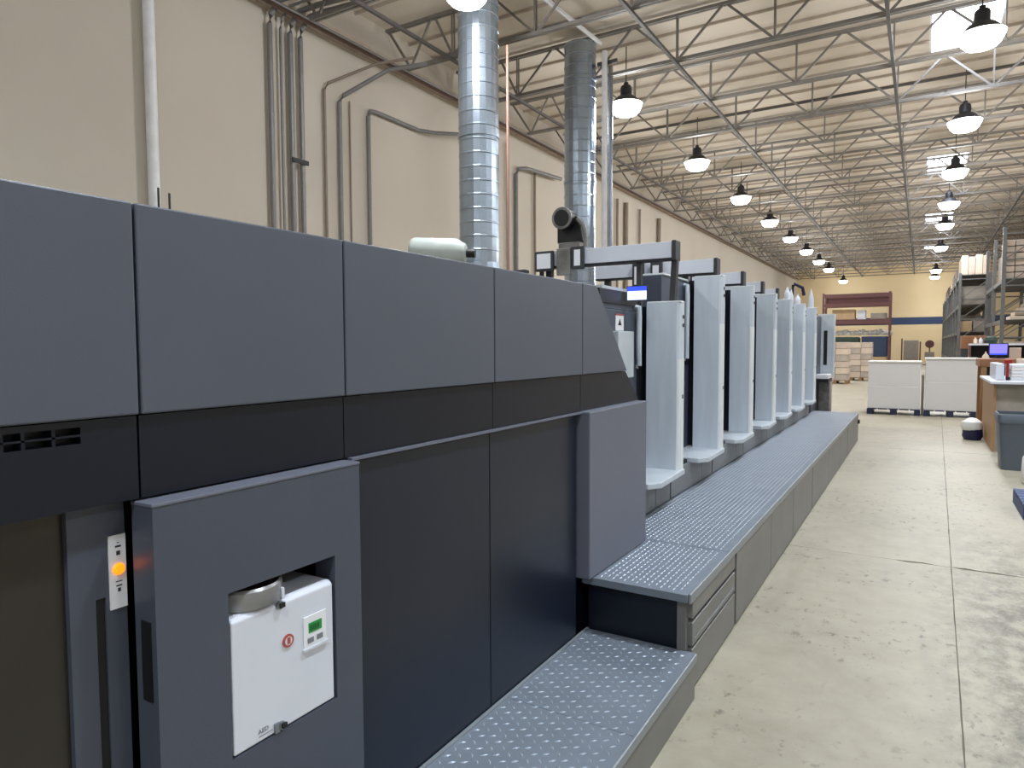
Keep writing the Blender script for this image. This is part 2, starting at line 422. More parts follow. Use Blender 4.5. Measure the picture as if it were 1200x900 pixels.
for x, y, lab in ((-6.0, 3.3, 'lamp left of the camera, above the press front'), (-6.0, -2.7, 'lamp behind the camera, above the press start'), (-6.0, -8.5, 'lamp far behind the camera near the left wall'), (.78, -8.5, 'lamp far behind the camera over the aisle'), (.78, 9.3, 'lamp over the aisle ahead of the camera, above the frame'), (.78, 3.3, 'lamp straight over the camera'), (7.3, 9.3, 'lamp over the floor right of the frame'),
        (7.3, 3.3, 'lamp right of the camera'), (.78, -2.7, 'lamp behind the camera'), (7.3, -2.7, 'lamp behind and right of the camera'), (7.3, 20.7, 'lamp beyond the right edge of the frame'), (7.3, 32.2, 'lamp over the racks at right')):
    lamp(x, y, 7.1, 'added unseen high-bay ' + lab, 'added lamps outside the view')  # unseen fixtures added as fill light
    if y < 15: cool_added_lamp(LAST)

# ------------------------------------------------------------------ things on the left wall
for i, (y, r, m) in enumerate(((8.42, .048, 'conduit'), (8.66, .026, 'conduit'), (8.88, .05, 'conduit'), (9.12, .046, 'conduit'))):
    lab = ['leftmost thick grey conduit of the four side by side on the wall', 'thin grey conduit, second from left of the four on the wall',
           'thick grey conduit, third from left of the four on the wall', 'rightmost thick grey conduit of the four side by side on the wall'][i]
    run('conduit', m, [(-10.1, y, 0), (-10.1, y, 7.35), (-10.06, y, 7.5), (-9.9, y+.05, 7.72), (-9.5, y+.12, 7.76), (-8.8, y+.2, 7.76)], r, lab, 'conduit', 'conduits on the left wall')
o = box('conduit_clamp', 'dark_mark', None, -10.048, -10.02, 8.82, 9.2, 5.02, 5.1); tag(o, 'dark strut clamp holding the two right thick conduits', 'clamp')
run('conduit', 'conduit_tan', [(-10.12, 9.72, 0), (-10.12, 9.72, 6.62), (-10.05, 9.76, 6.74), (-9.4, 10.4, 7.18), (-8.6, 10.6, 7.2)], .03, 'thin tan conduit turning out from the wall, left of a pair', 'conduit', 'conduits on the left wall')
run('conduit', 'conduit', [(-10.12, 10.12, 0), (-10.12, 10.12, 6.5), (-10.05, 10.16, 6.62), (-9.4, 10.78, 7.2), (-8.6, 11.0, 7.22)], .045, 'grey conduit turning out from the wall, right of a pair', 'conduit', 'conduits on the left wall')
run('conduit', 'conduit_tan', [(-10.14, 10.42, 0), (-10.14, 10.42, 6.6)], .018, 'very thin tan conduit right of the bent pair on the wall', 'conduit', 'conduits on the left wall')
run('conduit', 'conduit', [(-10.12, 10.95, 0), (-10.12, 10.95, 6.45), (-10.12, 11.02, 6.58), (-10.12, 11.2, 6.6), (-10.12, 12.6, 6.6), (-9.9, 13.0, 6.6), (-9.3, 14.6, 6.85)], .045, 'grey conduit bending along the wall left of the nearer duct', 'conduit', 'conduits on the left wall')
run('conduit', 'conduit_tan', [(-10.12, 16.55, 0), (-10.12, 16.55, 7.3)], .03, 'thin straight conduit on the wall right of the nearer duct', 'conduit', 'conduits on the left wall')
run('conduit', 'conduit', [(-10.12, 17.05, 0), (-10.12, 17.05, 6.55), (-10.08, 17.15, 6.7), (-9.98, 17.4, 6.75), (-9.98, 19.6, 6.9)], .06, 'grey hooked conduit between the two ducts with a valve', 'conduit', 'conduits on the left wall')
run('conduit', 'conduit_tan', [(-10.12, 18.15, 0), (-10.12, 18.15, 6.9)], .04, 'tan conduit on the wall left of the farther duct', 'conduit', 'conduits on the left wall')
for i, y in enumerate((24.6, 25.5, 27.0, 29.4)):
    run('conduit', 'conduit_tan', [(-10.1, y, 0), (-10.1, y, 7.2)], .09 if i % 2 else .05, 'tan conduit on the wall past the farther duct, %s of four' % ORD[i], 'conduit', 'conduits on the left wall')
run('downpipe', 'white_pipe', [(-10.08, 6.17, 0), (-10.08, 6.17, 8.45)], .085, 'white vertical downpipe on the wall above the press front', 'pipe', seg=12)
for y, w in ((6.0, 'left'), (6.17, 'right')):
    o = MB().tube([(-9.7, y, 0), (-9.7, y, 3.95 if w == 'left' else 3.9)], .018, 6).build('steel_rod', 'dark_mark', None); tag(o, '%s of two short dark rods at the foot of the white downpipe' % w, 'rod', 'dark rods by the downpipe')

# ducts
def duct(y, x, label, notch=False):
    t = empty('round_duct', (x, y, 0), label, 'duct', 'round exhaust ducts')
    seg = 20; m = MB(); prof = []
    z = 0.0; k = 0
    while z < 8.2:
        rr = .35
        prof += [(rr, z), (rr, z+.19), (rr+.008, z+.2), (rr+.008, z+.215), (rr, z+.225)]
        z += .235; k += 1
    m.lathe((x, y, 0), prof, seg); m.build('pipe', 'duct', t)
    for zz in (2.95, 5.2, 7.4):
        MB().lathe((x, y, zz), [(.352, 0), (.366, .0), (.366, .06), (.352, .06)], seg).build('band', 'duct', t)
    if notch:
        # flared wye collar at the foot where the branch joins
        MB().lathe((x, y, 0), [(.36, 3.05), (.43, 2.75), (.43, .0)], seg).build('collar', 'duct', t)
    return t
duct(10.05, -6.72, 'nearer shiny spiral round duct rising behind the press', True)
duct(13.96, -6.63, 'farther shiny spiral round duct partly in shade', False)
bt = empty('blower', (-6.95, 8.9, 2.95), 'pale grey cylindrical blower lying at the foot of the nearer duct', 'blower')
p0, p1 = Vector((-7.18, 8.75, 3.14)), Vector((-6.36, 9.1, 3.10))
dv = (p1-p0).normalized()
MB().tube([p0-dv*.02, p0+dv*.0, p0+dv*.05, p1-dv*.16, p1, p1+dv*.02], [.17, .21, .235, .235, .15, .10], 20).build('casing', 'blower', bt, smooth=True)
MB().tube([p1+dv*.02, p1+dv*.16], .07, 12).build('spout', 'press_black', bt, smooth=True)
box('stand', 'press_black', bt, -7.0, -6.6, 8.72, 9.1, 0, 2.95)
run('copper_pipe', 'copper', [(-6.22, 10.2, 0), (-6.22, 10.2, 6.75)], .025, 'thin copper pipe climbing beside the nearer duct', 'pipe')
for i, (x, y, r, m, z1) in enumerate(((-6.03, 13.93, .06, 'white_pipe', 7.95), (-6.1, 14.2, .035, 'conduit', 7.8), (-5.98, 14.15, .05, 'steel', 7.7))):
    run('riser_pipe', m, [(x, y, 0), (x, y, z1)], r, ['white riser pipe, thickest of three right of the farther duct', 'thin grey riser pipe closest to the farther duct', 'bare steel riser pipe behind the white riser'][i], 'pipe', 'riser pipes by the farther duct', 12)
o = box('strut_channel', 'truss_dark', None, -6.26, -5.8, 14.05, 14.1, 7.72, 7.8); tag(o, 'short dark strut bar at the top of the riser pipes', 'bar')
run('brace_pipe', 'white_pipe', [(-6.126, 11.2, 8.0), (-5.98, 13.6, 7.98)], .045, 'white pipe running overhead to the top of the riser pipes', 'pipe')

# ------------------------------------------------------------------ press delivery (the long dark housing in front)
X0 = -1.38; XB = -3.7
P = empty('press_delivery', (-2.4, 1.5, 0), 'long charcoal press delivery housing of flat panels filling the left', 'printing press')
g = .003
box('body', 'press_black', P, XB, X0-.045, 1.40, 2.95, .02, 1.86)
MB().box(XB, X0-.5, -.9, 1.40, .02, 1.86).box(X0-.5, X0-.045, -.9, 1.40, 1.3, 1.86).build('body', 'press_black', P)
ups = [(-.9, .80), (.80, 1.385), (1.385, 2.163), (2.163, 2.938)]
for a, b in ups: box('upper_panel', 'press_grey', P, X0-.05, X0, a+g, b-g, 1.4615, 1.895, bev=.004)
MB().prism([(2.938+g, 1.4615), (3.51, 1.4615), (3.10, 1.895), (2.938+g, 1.895)], 'x', X0-.05, X0, bev=.004).build('upper_panel', 'press_grey', P)
for i, (a, b) in enumerate(ups):
    if i == 0:
        m = MB()
        cuts = [(.562-.21*k+.0, .562-.21*k+.062) for k in range(0)]
        slots = []
        y = .687
        widths = [.045, .045, .028, .028, .045, .045, .045]
        for w in widths:
            slots.append((y-w, y)); y -= w+.006
        zs = [(1.414, 1.428), (1.432, 1.446)]
        # frame of the louvred vent built out of bars
        m.box(X0-.05, X0-.012, slots[0][1], b-g, 1.285, 1.4585); m.box(X0-.05, X0-.012, a+g, slots[-1][0], 1.285, 1.4585)
        lo, hi = slots[-1][0], slots[0][1]
        m.box(X0-.05, X0-.012, lo, hi, 1.285, zs[0][0]); m.box(X0-.05, X0-.012, lo, hi, zs[0][1], zs[1][0]); m.box(X0-.05, X0-.012, lo, hi, zs[1][1], 1.4585)
        for (s0, s1), (t0, t1) in zip(slots, slots[1:]): m.box(X0-.05, X0-.012, t1, s0, zs[0][0], zs[1][1])
        m.build('band_panel', 'press_navy', P)
        box('vent_backing', 'press_black', P, X0-.049, X0-.044, lo-.01, hi+.01, 1.41, 1.45)
    else: box('band_panel', 'press_navy', P, X0-.05, X0-.012, a+g*.6, b-g*.6, 1.285, 1.4585)
MB().prism([(2.938+g, 1.285), (3.72, 1.285), (3.515, 1.4585), (2.938+g, 1.4585)], 'x', X0-.05, X0-.012).build('band_panel', 'press_navy', P)
# sloping end of the hood and lower end
MB().prism([(2.95, .02), (3.72, .02), (3.72, 1.28), (3.51, 1.46), (3.10, 1.89), (2.95, 1.89)], 'x', XB, X0-.05).build('end_housing', 'press_navy', P)
# lower doors
for a, b in ((1.40, 2.143), (2.143, 2.90)): box('lower_door', 'press_door', P, X0-.05, X0-.014, a+.002, b-.002, .03, 1.272, bev=.003)
box('door_ledge', 'press_guard', P, X0-.04, X0+.004, 1.40, 2.925, 1.2755, 1.2835)
# guard panel standing proud at the end
gp = box('guard_panel', 'press_guard', P, X0-.05, X0+.045, 2.925, 3.70, .475, 1.285, bev=.006)
# cabinet door with the opening for the powder spray unit
CX = X0+.045; CY0, CY1 = .79, 1.385
OY0, OY1, OZ0, OZ1 = .960, 1.288, .648, 1.040
m = MB()
m.box(X0-.03, CX, CY0, OY0, .03, 1.272); m.box(X0-.03, CX, OY1, CY1, .03, 1.272); m.box(X0-.03, CX, OY0, OY1, .03, OZ0); m.box(X0-.03, CX, OY0, OY1, OZ1, 1.272)
bmesh.ops.remove_doubles(m.b, verts=m.b.verts, dist=.0001)
cd = m.build('cabinet_door', 'press_mid', P)
box('door_trim', 'press_guard', cd, X0-.03, CX+.002, CY0-.002, CY1+.002, 1.272, 1.28, bev=.002)
box('recess_handle', 'press_black', cd, X0-.005, X0+.028, CY0-.003, CY0+.004, .86, 1.03)
# left bay: brushed recess and pillar
box('bay_panel', 'bay_metal', P, X0-.09, X0-.065, -.9, .676, .02, 1.30)
m = MB(); m.box(X0-.20, X0-.05, .672, .722, .02, 1.285); m.box(X0-.20, X0-.05, .742, .785, .02, 1.285); m.box(X0-.20, X0-.05, .722, .742, 1.085, 1.285)
pl = m.build('pillar', 'press_mid', P)
box('slot', 'press_black', pl, X0-.20, X0-.056, .722, .742, .02, 1.085)
ip = box('indicator_plate', 'label_white', P, X0-.05, X0-.046, .7495, .784, 1.055, 1.21)
MB().tube([(X0-.046, .768, 1.138), (X0-.040, .768, 1.138)], [.013, .010], 14).build('lamp', 'orange_lamp', ip)
for z, h, w in ((1.186, .004, .012), (1.172, .009, .008), (1.103, .003, .012), (1.094, .008, .006), (1.112, .002, .014), (1.194, .002, .004)):
    box('printed_mark', 'dark_mark', ip, X0-.046, X0-.0456, .768-w/2, .768+w/2, z-h/2, z+h/2)

# powder spray unit leaning out of the cabinet opening
S = empty('powder_spray_unit', (-1.45, 1.125, .65), 'white box with small green display set in the grey cabinet opening', 'control box')
FX = CX-.002
MB().prism([(FX-.012, .652), (FX, .652), (FX, .968), (FX-.02, .976), (FX-.02, .652)][:0] or [(FX-.30, .652), (FX, .652), (FX, .966), (FX-.012, .976), (FX-.30, .976)], 'y', .966, 1.279, bev=.004).build('casing', 'white_paint', S)
dp = box('display_panel', 'label_white', S, FX, FX+.003, 1.176, 1.252, .827, .907, bev=.001)
box('screen', 'lcd_green', dp, FX+.003, FX+.0042, 1.191, 1.235, .862, .888)
text_marks('888', .022, 'lcd_dark', dp, (FX+.0043, 1.194, .867), (pi/2, 0, pi/2), 'digits')
for y in (1.197, 1.228): box('button', 'grey_mark', dp, FX+.003, FX+.005, y-.010, y+.010, .836, .850, bev=.001)
box('sun_visor', 'white_paint', S, FX, FX+.008, 1.172, 1.256, .820, .826)
MB().tube([(FX, 1.126, .868), (FX+.004, 1.126, .868)], .0165, 20).build('emblem', 'red_mark', S, smooth=True)
MB().tube([(FX+.004, 1.126, .868), (FX+.0045, 1.126, .868)], .011, 20).build('emblem_center', 'white_paint', S)
box('emblem_bar', 'red_mark', S, FX+.0045, FX+.005, 1.121, 1.131, .860, .877)
for y, z in ((1.102, .967), (1.100, .664)):
    la = MB().tube([(FX, y, z), (FX+.008, y, z)], .010, 12).build('latch', 'steel', S)
    box('latch_tab', 'press_black', la, FX+.008, FX+.012, y-.004, y+.010, z-.006, z+.006)
box('latch_plate', 'steel', S, FX, FX+.006, 1.078, 1.092, .652, .676)
text_marks('AED', .016, 'grey_mark', S, (FX+.0006, 1.032, .672), (pi/2, 0, pi/2))
box('printed_line', 'grey_mark', S, FX, FX+.0008, 1.034, 1.074, .664, .666)
J = empty('powder_jar', (-1.385, 1.045, .976), 'grey translucent round jar on top of the white box', 'jar')
MB().lathe((-1.418, 1.062, .977), [(0, 0), (.088, 0), (.092, .006), (.092, .044), (.086, .05), (.086, .044), (.084, .01), (0, .01)], 28).build('glass', 'jar_grey', J, smooth=True)
box('clip', 'white_paint', J, -1.345, -1.337, 1.112, 1.12, .977, 1.005)

# ------------------------------------------------------------------ lower step and walkway platform
def studs(m, x0, x1, y0, y1, z, px, py, l, w, mode):
    nx = int((x1-x0)/px); ny = int((y1-y0)/py); b = m.b
    for i in range(nx):
        for j in range(ny):
            cx = x0+(i+.5)*px; cy = y0+(j+.5+(.5 if i % 2 else 0))*py
            if cy > y1-.015: continue
            a = 0 if mode == 'row' else (pi/4 if (i+j) % 2 else -pi/4)
            u = (sin(a), cos(a)); v = (cos(a), -sin(a))
            A = b.verts.new((cx-u[0]*l/2, cy-u[1]*l/2, z)); B = b.verts.new((cx+u[0]*l/2, cy+u[1]*l/2, z))
            C = b.verts.new((cx+v[0]*w/2, cy+v[1]*w/2, z)); D = b.verts.new((cx-v[0]*w/2, cy-v[1]*w/2, z)); T = b.verts.new((cx, cy, z+.0035))
            for q in ((A, C, T), (C, B, T), (B, D, T), (D, A, T)): b.faces.new(q)
    bmesh.ops.recalc_face_normals(b, faces=b.faces[:])
    return m
SXE = -.835
ST = empty('step_platform', (-1.12, 2.2, 0), 'low chequer-plate step along the press doors', 'step')
for a, b in ((1.46, 2.24), (2.243, 3.01)): box('tread_plate', 'tread', ST, -1.39, SXE-.012, a, b, .17, .199)
box('nosing', 'nosing', ST, SXE-.012, SXE, 1.46, 3.0, .165, .204, bev=.004)
box('edge_strip', 'nosing', ST, -1.39, -1.375, 1.46, 3.01, .199, .206)
box('side_panel', 'tread_side', ST, SXE-.03, SXE-.006, 1.46, 2.98, 0, .165)
box('base', 'press_black', ST, -1.39, SXE-.03, 1.47, 2.98, 0, .17)
o = studs(MB(), -1.375, SXE-.02, 1.47, 3.0, .199, .036, .045, .030, .010, 'diag').build('stud_pattern', 'tread_stud', ST); o['kind'] = 'stuff'
PXE, PZ, PY0, PY1 = -.862, .472, 2.985, 12.55
W = empty('walkway_platform', (-1.2, 7.5, 0), 'long raised ribbed metal walkway along the printing units', 'walkway')
py = [3.735, 5.12, 6.30, 7.49, 8.68, 9.87, 11.05, PY1]
box('tread_plate', 'tread', W, -1.40, PXE-.014, PY0, 3.733, .44, PZ-.001)
for a, b in zip(py, py[1:]): box('tread_plate', 'tread', W, -1.56, PXE-.014, a+.002, b-.002, .44, PZ-.001)
o = studs(studs(MB(), -1.54, PXE-.02, 3.745, PY1-.02, PZ-.001, .030, .045, .038, .012, 'row'), -1.39, PXE-.02, PY0+.02, 3.73, PZ-.001, .030, .045, .038, .012, 'row').build('stud_pattern', 'tread_stud', W); o['kind'] = 'stuff'
box('nosing', 'nosing', W, PXE-.014, PXE, PY0, PY1, .428, PZ+.003, bev=.004)
box('front_nosing', 'tread', W, -1.40, PXE-.014, PY0-.012, PY0, .436, PZ+.002, bev=.003)
box('front_panel', 'press_navy', W, -1.375, PXE-.07, PY0+.03, PY0+.05, .2, .44)
box('corner_post', 'tread_side', W, PXE-.07, PXE-.03, PY0+.02, PY0+.06, .2, .436)
box('base', 'press_black', W, -1.39, PXE-.05, PY0+.05, 3.735, 0, .44); box('base', 'press_black', W, -1.54, PXE-.05, 3.735, PY1-.02, 0, .44)
ps = [3.88, 4.94, 5.9, 7.03, 8.37, 9.6, 10.66, 11.7, PY1]
for i, (a, b) in enumerate(zip(ps, ps[1:])):
    g2 = .045 if i in (0, 3, 6) else .012
    box('side_panel', 'tread_side', W, PXE-.05, PXE-.006, a+g2/2, b-.006, .012, .428, bev=.003)
# fold-out step front at the near end
for z0, z1 in ((.345, .428), (.215, .325), (.012, .20)):
    box('step_front', 'tread_side', W, PXE-.05, PXE-.006, 3.035, 3.86, z0, z1, bev=.003)
box('step_rail', 'nosing', W, PXE-.012, PXE-.004, PY0+.08, 3.84, .236, .246)
box('end_foot', 'press_black', W, PXE-.06, PXE+.02, PY1-.12, PY1-.02, .30, .36)

# ------------------------------------------------------------------ printing units
UY = [4.79, 5.94, 7.15, 8.40, 9.53, 10.68, 11.9]
UXF, UXC, UXS = -1.45, -1.695, -1.75
ulab = ['lowest and nearest printing unit, with a tablet screen on top', 'second printing unit from the delivery, tall with a long curved handle', 'third printing unit from the delivery',
        'fourth printing unit from the delivery', 'fifth printing unit from the delivery', 'sixth printing unit, next to last before the feeder', 'farthest printing unit, beside the feeder']
XE = [-1.50, -1.505, -1.55, -1.60, -1.63]
for n, yn in enumerate(UY):
    y0 = 3.73 if n == 0 else UY[n-1]+.015
    zt = 1.90 if n == 0 else 2.18
    UXC = [-1.70, -1.69, -1.67, -1.665, -1.635, -1.61, -1.61][n]
    u = empty('printing_unit', (-2.5, (y0+yn)/2, 0), ulab[n], 'printing unit', 'printing units in a row')
    # housing
    box('housing', 'unit_dark', u, -3.7, UXS, y0, yn-.004, .70, 1.84, bev=.006)
    if n: box('side_frame', 'unit_dark', u, -1.95, UXS, yn-.78, yn-.004, 1.842, 2.15, bev=.006)
    else: box('side_frame', 'unit_dark', u, -1.95, UXS, y0, yn-.004, 1.842, 1.872)
    box('base', 'press_black', u, -3.7, -1.57, y0, yn-.004, 0, .70)
    ym = yn-.32
    for a, b in ((y0, ym), (ym, yn)): box('kick_panel', 'kick', u, -1.57, -1.545, a+.004, b-.004, .478, .672, bev=.002)
    # guard column
    zc0 = .70
    m = MB(); m.prism([(UXC, yn-.095), (UXF-.03, yn-.095), (UXF-.010, yn-.085), (UXF, yn-.065), (UXF, yn-.01), (UXF-.01, yn), (UXC, yn)], 'z', zc0, zt)
    gc = m.build('guard_column', 'unit_light', u)
    MB().prism([(UXF-.024, yn-.096), (UXF-.009, yn-.087), (UXF+.002, yn-.065), (UXF+.002, yn-.012), (UXF-.004, yn-.012), (UXF-.004, yn-.063), (UXF-.013, yn-.08), (UXF-.026, yn-.092)], 'z', zc0, zt-.40).build('edge_strip', 'unit_edge', gc)
    for zz in (zt-.10, zt-.16):
        MB().tube([(UXF+.001, yn-.045, zz), (UXF+.006, yn-.045, zz)], .014, 10).build('knob', 'dark_mark', gc)
    box('hinge', 'grey_mark', gc, UXF-.002, UXF+.003, yn-.06, yn-.02, 1.22, 1.25)
    box('column_mount', 'press_navy', u, UXS, UXC, yn-.045, yn-.006, zc0+.02, zt-.02)
    box('column_cap', 'unit_edge', u, UXC, UXF, yn-.092, yn-.002, zt, zt+.012, bev=.004)
    # foot ledge with cut corner
    MB().prism([(UXS, yn-.66), (UXF-.03, yn-.66), (UXF+.03, yn-.57), (UXF+.012, yn), (UXS, yn)], 'z', .672, .712, bev=.006).build('foot_ledge', 'ledge', u)
    # curved handle
    hz1 = zt-.01 if n == 0 else zt-.05
    hz0 = hz1-.44 if n == 0 else hz1-.65
    yh = yn-.20
    hp = [(UXS+.002, yh, hz1-.02), (UXS+.03, yh, hz1-.022)]+[(UXS+.034-.012*t*t, yh+.035*t*t*t, hz1-.03-(hz1-hz0-.04)*t) for t in (.15, .3, .5, .7, .85, 1)]+[(UXS+.002, yh+.04, hz0)]
    MB().tube(hp, .020, 8).build('handle', 'unit_light', u, smooth=True)
    box('dark_window', 'press_black', u, UXS, UXS+.004, yn-.16, yn-.06, .72 if 0 else zt-.75, zt-.35)
    # roof parts
    if n == 0:
        box('top_bar', 'press_black', u, -3.2, UXS+.01, 3.95, 4.62, 1.872, 1.965, bev=.004)
        box('top_tray', 'ledge', u, -3.2, UXS+.005, 4.0, 4.6, 1.966, 1.985)
        st = box('warning_sticker', 'label_white', u, UXS, UXS+.003, 4.235, 4.375, 1.70, 1.80)
        box('red_edge', 'red_mark', st, UXS, UXS+.0035, 4.235, 4.375, 1.80, 1.812)
        MB().prism([(4.275, 1.735), (4.335, 1.735), (4.305, 1.78)], 'x', UXS+.003, UXS+.004).build('symbol', 'press_black', st)
        box('terminal_box', 'ledge', u, UXS, UXS+.05, 4.17, 4.45, 1.38, 1.695, bev=.006)
    else: box('top_cover', 'unit_edge', u, -1.95, UXS+.01, yn-.76, yn-.1, 2.15, 2.165, bev=.004)
    if n < 5:
        xe = XE[n]; yb = yn-.06; zb0, zb1 = 2.205, 2.335
        bm_ = box('overhead_beam', 'white_paint', u, -2.63, xe-.03, yb, yb+.10, zb0+.012, zb1, bev=.004)
        box('beam_seal', 'press_black', bm_, -2.63, xe-.03, yb-.003, yb+.10, zb0, zb0+.014)
        box('end_cap', 'dark_mark', u, xe-.03, xe, yb-.006, yb+.106, zb0-.004, zb1+.006, bev=.004)
        MB().beam((xe-.02, yb+.05, zb0), (xe-.035, yb+.05, zt+.012), .05, .04).build('beam_bracket', 'dark_mark', u)
        box('beam_bracket', 'dark_mark', u, xe-.30, xe-.265, yb+.02, yb+.06, 2.165 if n else 1.872, zb0+.02)
        box('beam_bracket', 'dark_mark', u, -2.55, -2.5, yb+.02, yb+.06, 1.84, zb0+.02)
        for xx in (-2.03, -2.20):
            if n in (1, 2):
                b2 = box('junction_box', 'dark_mark', u, xx-.05, xx+.05, yb-.05, yb-.004, zb0-.10, zb0+.14, bev=.004)
                box('cover', 'label_white', b2, xx-.028, xx+.028, yb-.054, yb-.05, zb0-.06, zb0+.10)
# device clamped on the first beam
yb = UY[0]-.06
D = empty('beam_camera', (-2.36, yb, 2.34), 'black ringed camera-like head standing on the nearest overhead beam', 'camera')
box('mount', 'steel_worn', D, -2.42, -2.24, yb-.02, yb+.09, 2.341, 2.39, bev=.006)
MB().prism([(-2.44, 2.39), (-2.22, 2.39), (-2.25, 2.56), (-2.30, 2.60), (-2.44, 2.56)], 'y', yb-.0, yb+.07, bev=.006).build('arm', 'black_plastic', D)
MB().tube([(-2.36, yb-.07, 2.565), (-2.36, yb+.06, 2.565)], .075, 20).build('barrel', 'black_plastic', D, smooth=True)
MB().tube([(-2.36, yb-.085, 2.565), (-2.36, yb-.07, 2.565)], .083, 20).build('ring', 'steel_worn', D, smooth=True)
MB().tube([(-2.36, yb-.090, 2.565), (-2.36, yb-.084, 2.565)], .062, 20).build('lens_glass', 'press_black', D, smooth=True)
MB().tube([(-2.27, yb, 2.56), (-2.21, yb-.01, 2.50), (-2.19, yb-.01, 2.40), (-2.20, yb, 2.35)], .018, 8).build('cable', 'steel_worn', D, smooth=True)
C_ = empty('beam_clamp', (-2.36, yb, 2.15), 'worn steel clamp block wrapped around the left end of nearest beam', 'clamp')
box('block', 'steel_worn', C_, -2.43, -2.31, yb-.035, yb-.008, 2.14, 2.345, bev=.006)
b2 = box('frame', 'dark_mark', C_, -2.30, -2.20, yb-.04, yb-.008, 2.18, 2.35, bev=.005); box('cover', 'label_white', b2, -2.275, -2.225, yb-.044, yb-.04, 2.205, 2.325)
b2 = box('frame', 'dark_mark', C_, -2.62, -2.46, yb-.035, yb-.008, 2.18, 2.335, bev=.005); box('cover', 'label_white', b2, -2.60, -2.48, yb-.039, yb-.035, 2.20, 2.315)
box('bolt', 'press_black', C_, -2.58, -2.55, yb-.03, yb-.01, 2.12, 2.18)
V = box('valve_block', 'dark_mark', None, -2.78, -2.68, yb-.09, yb-.01, 1.842, 2.2, bev=.01); tag(V, 'small dark grey valve block left of the beam clamp', 'valve')
T = empty('touch_tablet', (-1.70, 4.38, 1.9), 'bright tablet screen standing on the nearest printing unit', 'screen')
tb = box('frame', 'black_plastic', T, -1.72, -1.575, 4.36, 4.375, 1.90, 2.0, bev=.003)
box('screen', 'screen_blue', T, -1.715, -1.58, 4.358, 4.361, 1.905, 1.965); box('screen_header', 'screen_bar', T, -1.715, -1.58, 4.3575, 4.361, 1.965, 1.995)
# bottles on the far units
for i, (n, h, w, x) in enumerate(((4, .16, .04, -1.52), (5, .14, .04, -1.56), (5, .22, .035, -1.65), (6, .30, .042, -1.54))):
    y = UY[n]-.048
    o = MB().lathe((x, y, 2.193), [(0, 0), (w, 0), (w, h*.45), (w*.85, h*.55), (w*.3, h*.85), (w*.15, h), (0, h)], 14).build('ink_bottle', 'white_paint', None, smooth=True)
    tag(o, ['white ink bottle on the column of the fifth printing unit', 'squat white ink bottle on the sixth printing unit', 'slim white ink bottle further in on the sixth printing unit', 'tall white pointed ink bottle on the farthest printing unit'][i], 'bottle', 'white bottles on the far units')
K = empty('cable_stand', (-1.72, 11.75, 2.18), 'dark navy looped stand behind the tall pointed bottle', 'stand')
MB().tube([(-1.84, 11.6, 2.18), (-1.82, 11.6, 2.45), (-1.75, 11.6, 2.56), (-1.64, 11.65, 2.5), (-1.62, 11.68, 2.38)], .028, 8).build('hoop', 'navy_plastic', K, smooth=True)
MB().tube([(-1.78, 11.62, 2.17), (-1.78, 11.62, 2.55)], .018, 8).build('rod', 'black_plastic', K)

# feeder end
Q = empty('press_feeder', (-1.9, 14, 0), 'grey feeder cabinet with slotted dark window at the far press end', 'printing press')
box('cabinet', 'unit_dark', Q, -3.6, -1.62, 12.75, 14.9, .0, 2.12, bev=.01)
m = MB(); m.box(-1.67, -1.40, 13.9, 14.0, 1.0, 2.16, bev=.008); gd = m.build('side_guard', 'unit_light', Q)
box('guard_edge', 'unit_edge', gd, -1.41, -1.385, 13.895, 14.0, .98, 2.165)
box('guard_top', 'unit_edge', gd, -1.67, -1.40, 13.893, 14.0, 2.14, 2.17)
box('window_slot', 'press_black', gd, -1.57, -1.51, 13.892, 13.9, 1.22, 1.86)
box('console', 'label_white', Q, -1.62, -1.42, 13.3, 13.85, .98, 1.06, bev=.01)
box('console_lip', 'press_black', Q, -1.63, -1.41, 13.28, 13.85, .92, .98)
box('lower_panel', 'steel_worn', Q, -1.60, -1.41, 13.5, 13.85, .0, .92, bev=.01)

# ------------------------------------------------------------------ the back of the hall
def pallet(t, x0, x1, y0, y1, m, z=0.):
    k = 0
    for i in range(5):
        w = (x1-x0)/5
        box('slat', m, t, x0+i*w+.01, x0+(i+1)*w-.01, y0, y1, z+.115, z+.14)
    for x in (x0, (x0+x1)/2-.06, x1-.12): box('runner', m, t, x, x+.12, y0, y1, z, z+.115)
def paper_stack(name, x0, x1, y0, y1, h, split, label):
    p = empty('plastic_pallet', ((x0+x1)/2, (y0+y1)/2, 0), label[1], 'pallet', 'pallets under the paper stacks'); pallet(p, x0-.01, x1+.01, y0-.02, y1+.02, 'pallet_navy')
    t = empty(name, ((x0+x1)/2, (y0+y1)/2, .14), label[0], 'paper stack', 'tall white paper stacks')
    z = .14
    for i, hh in enumerate(split):
        j = (.006 if i % 2 else 0)
        box('ream', 'paper_edge', t, x0+j, x1-j, y0+j, y1, z, z+hh, bev=.006); z += hh
    box('top_sheet', 'paper_white', t, x0-.012, x1+.012, y0-.012, y1, z, z+.035, bev=.008)
paper_stack('paper_stack', -1.04, -.0, 17.6, 18.35, 1.2, (.5, .545), ('lower white paper stack, left of the pair on the floor', 'navy pallet under the left paper stack'))
paper_stack('paper_stack', .085, 1.06, 17.6, 18.35, 1.3, (.62, .50), ('taller white paper stack, right of the pair on the floor', 'navy pallet under the right paper stack'))
o = box('stack_board', 'carton_grey', None, .015, .07, 17.75, 18.3, 0, .9); tag(o, 'grey upright board wedged between the two paper stacks', 'board')

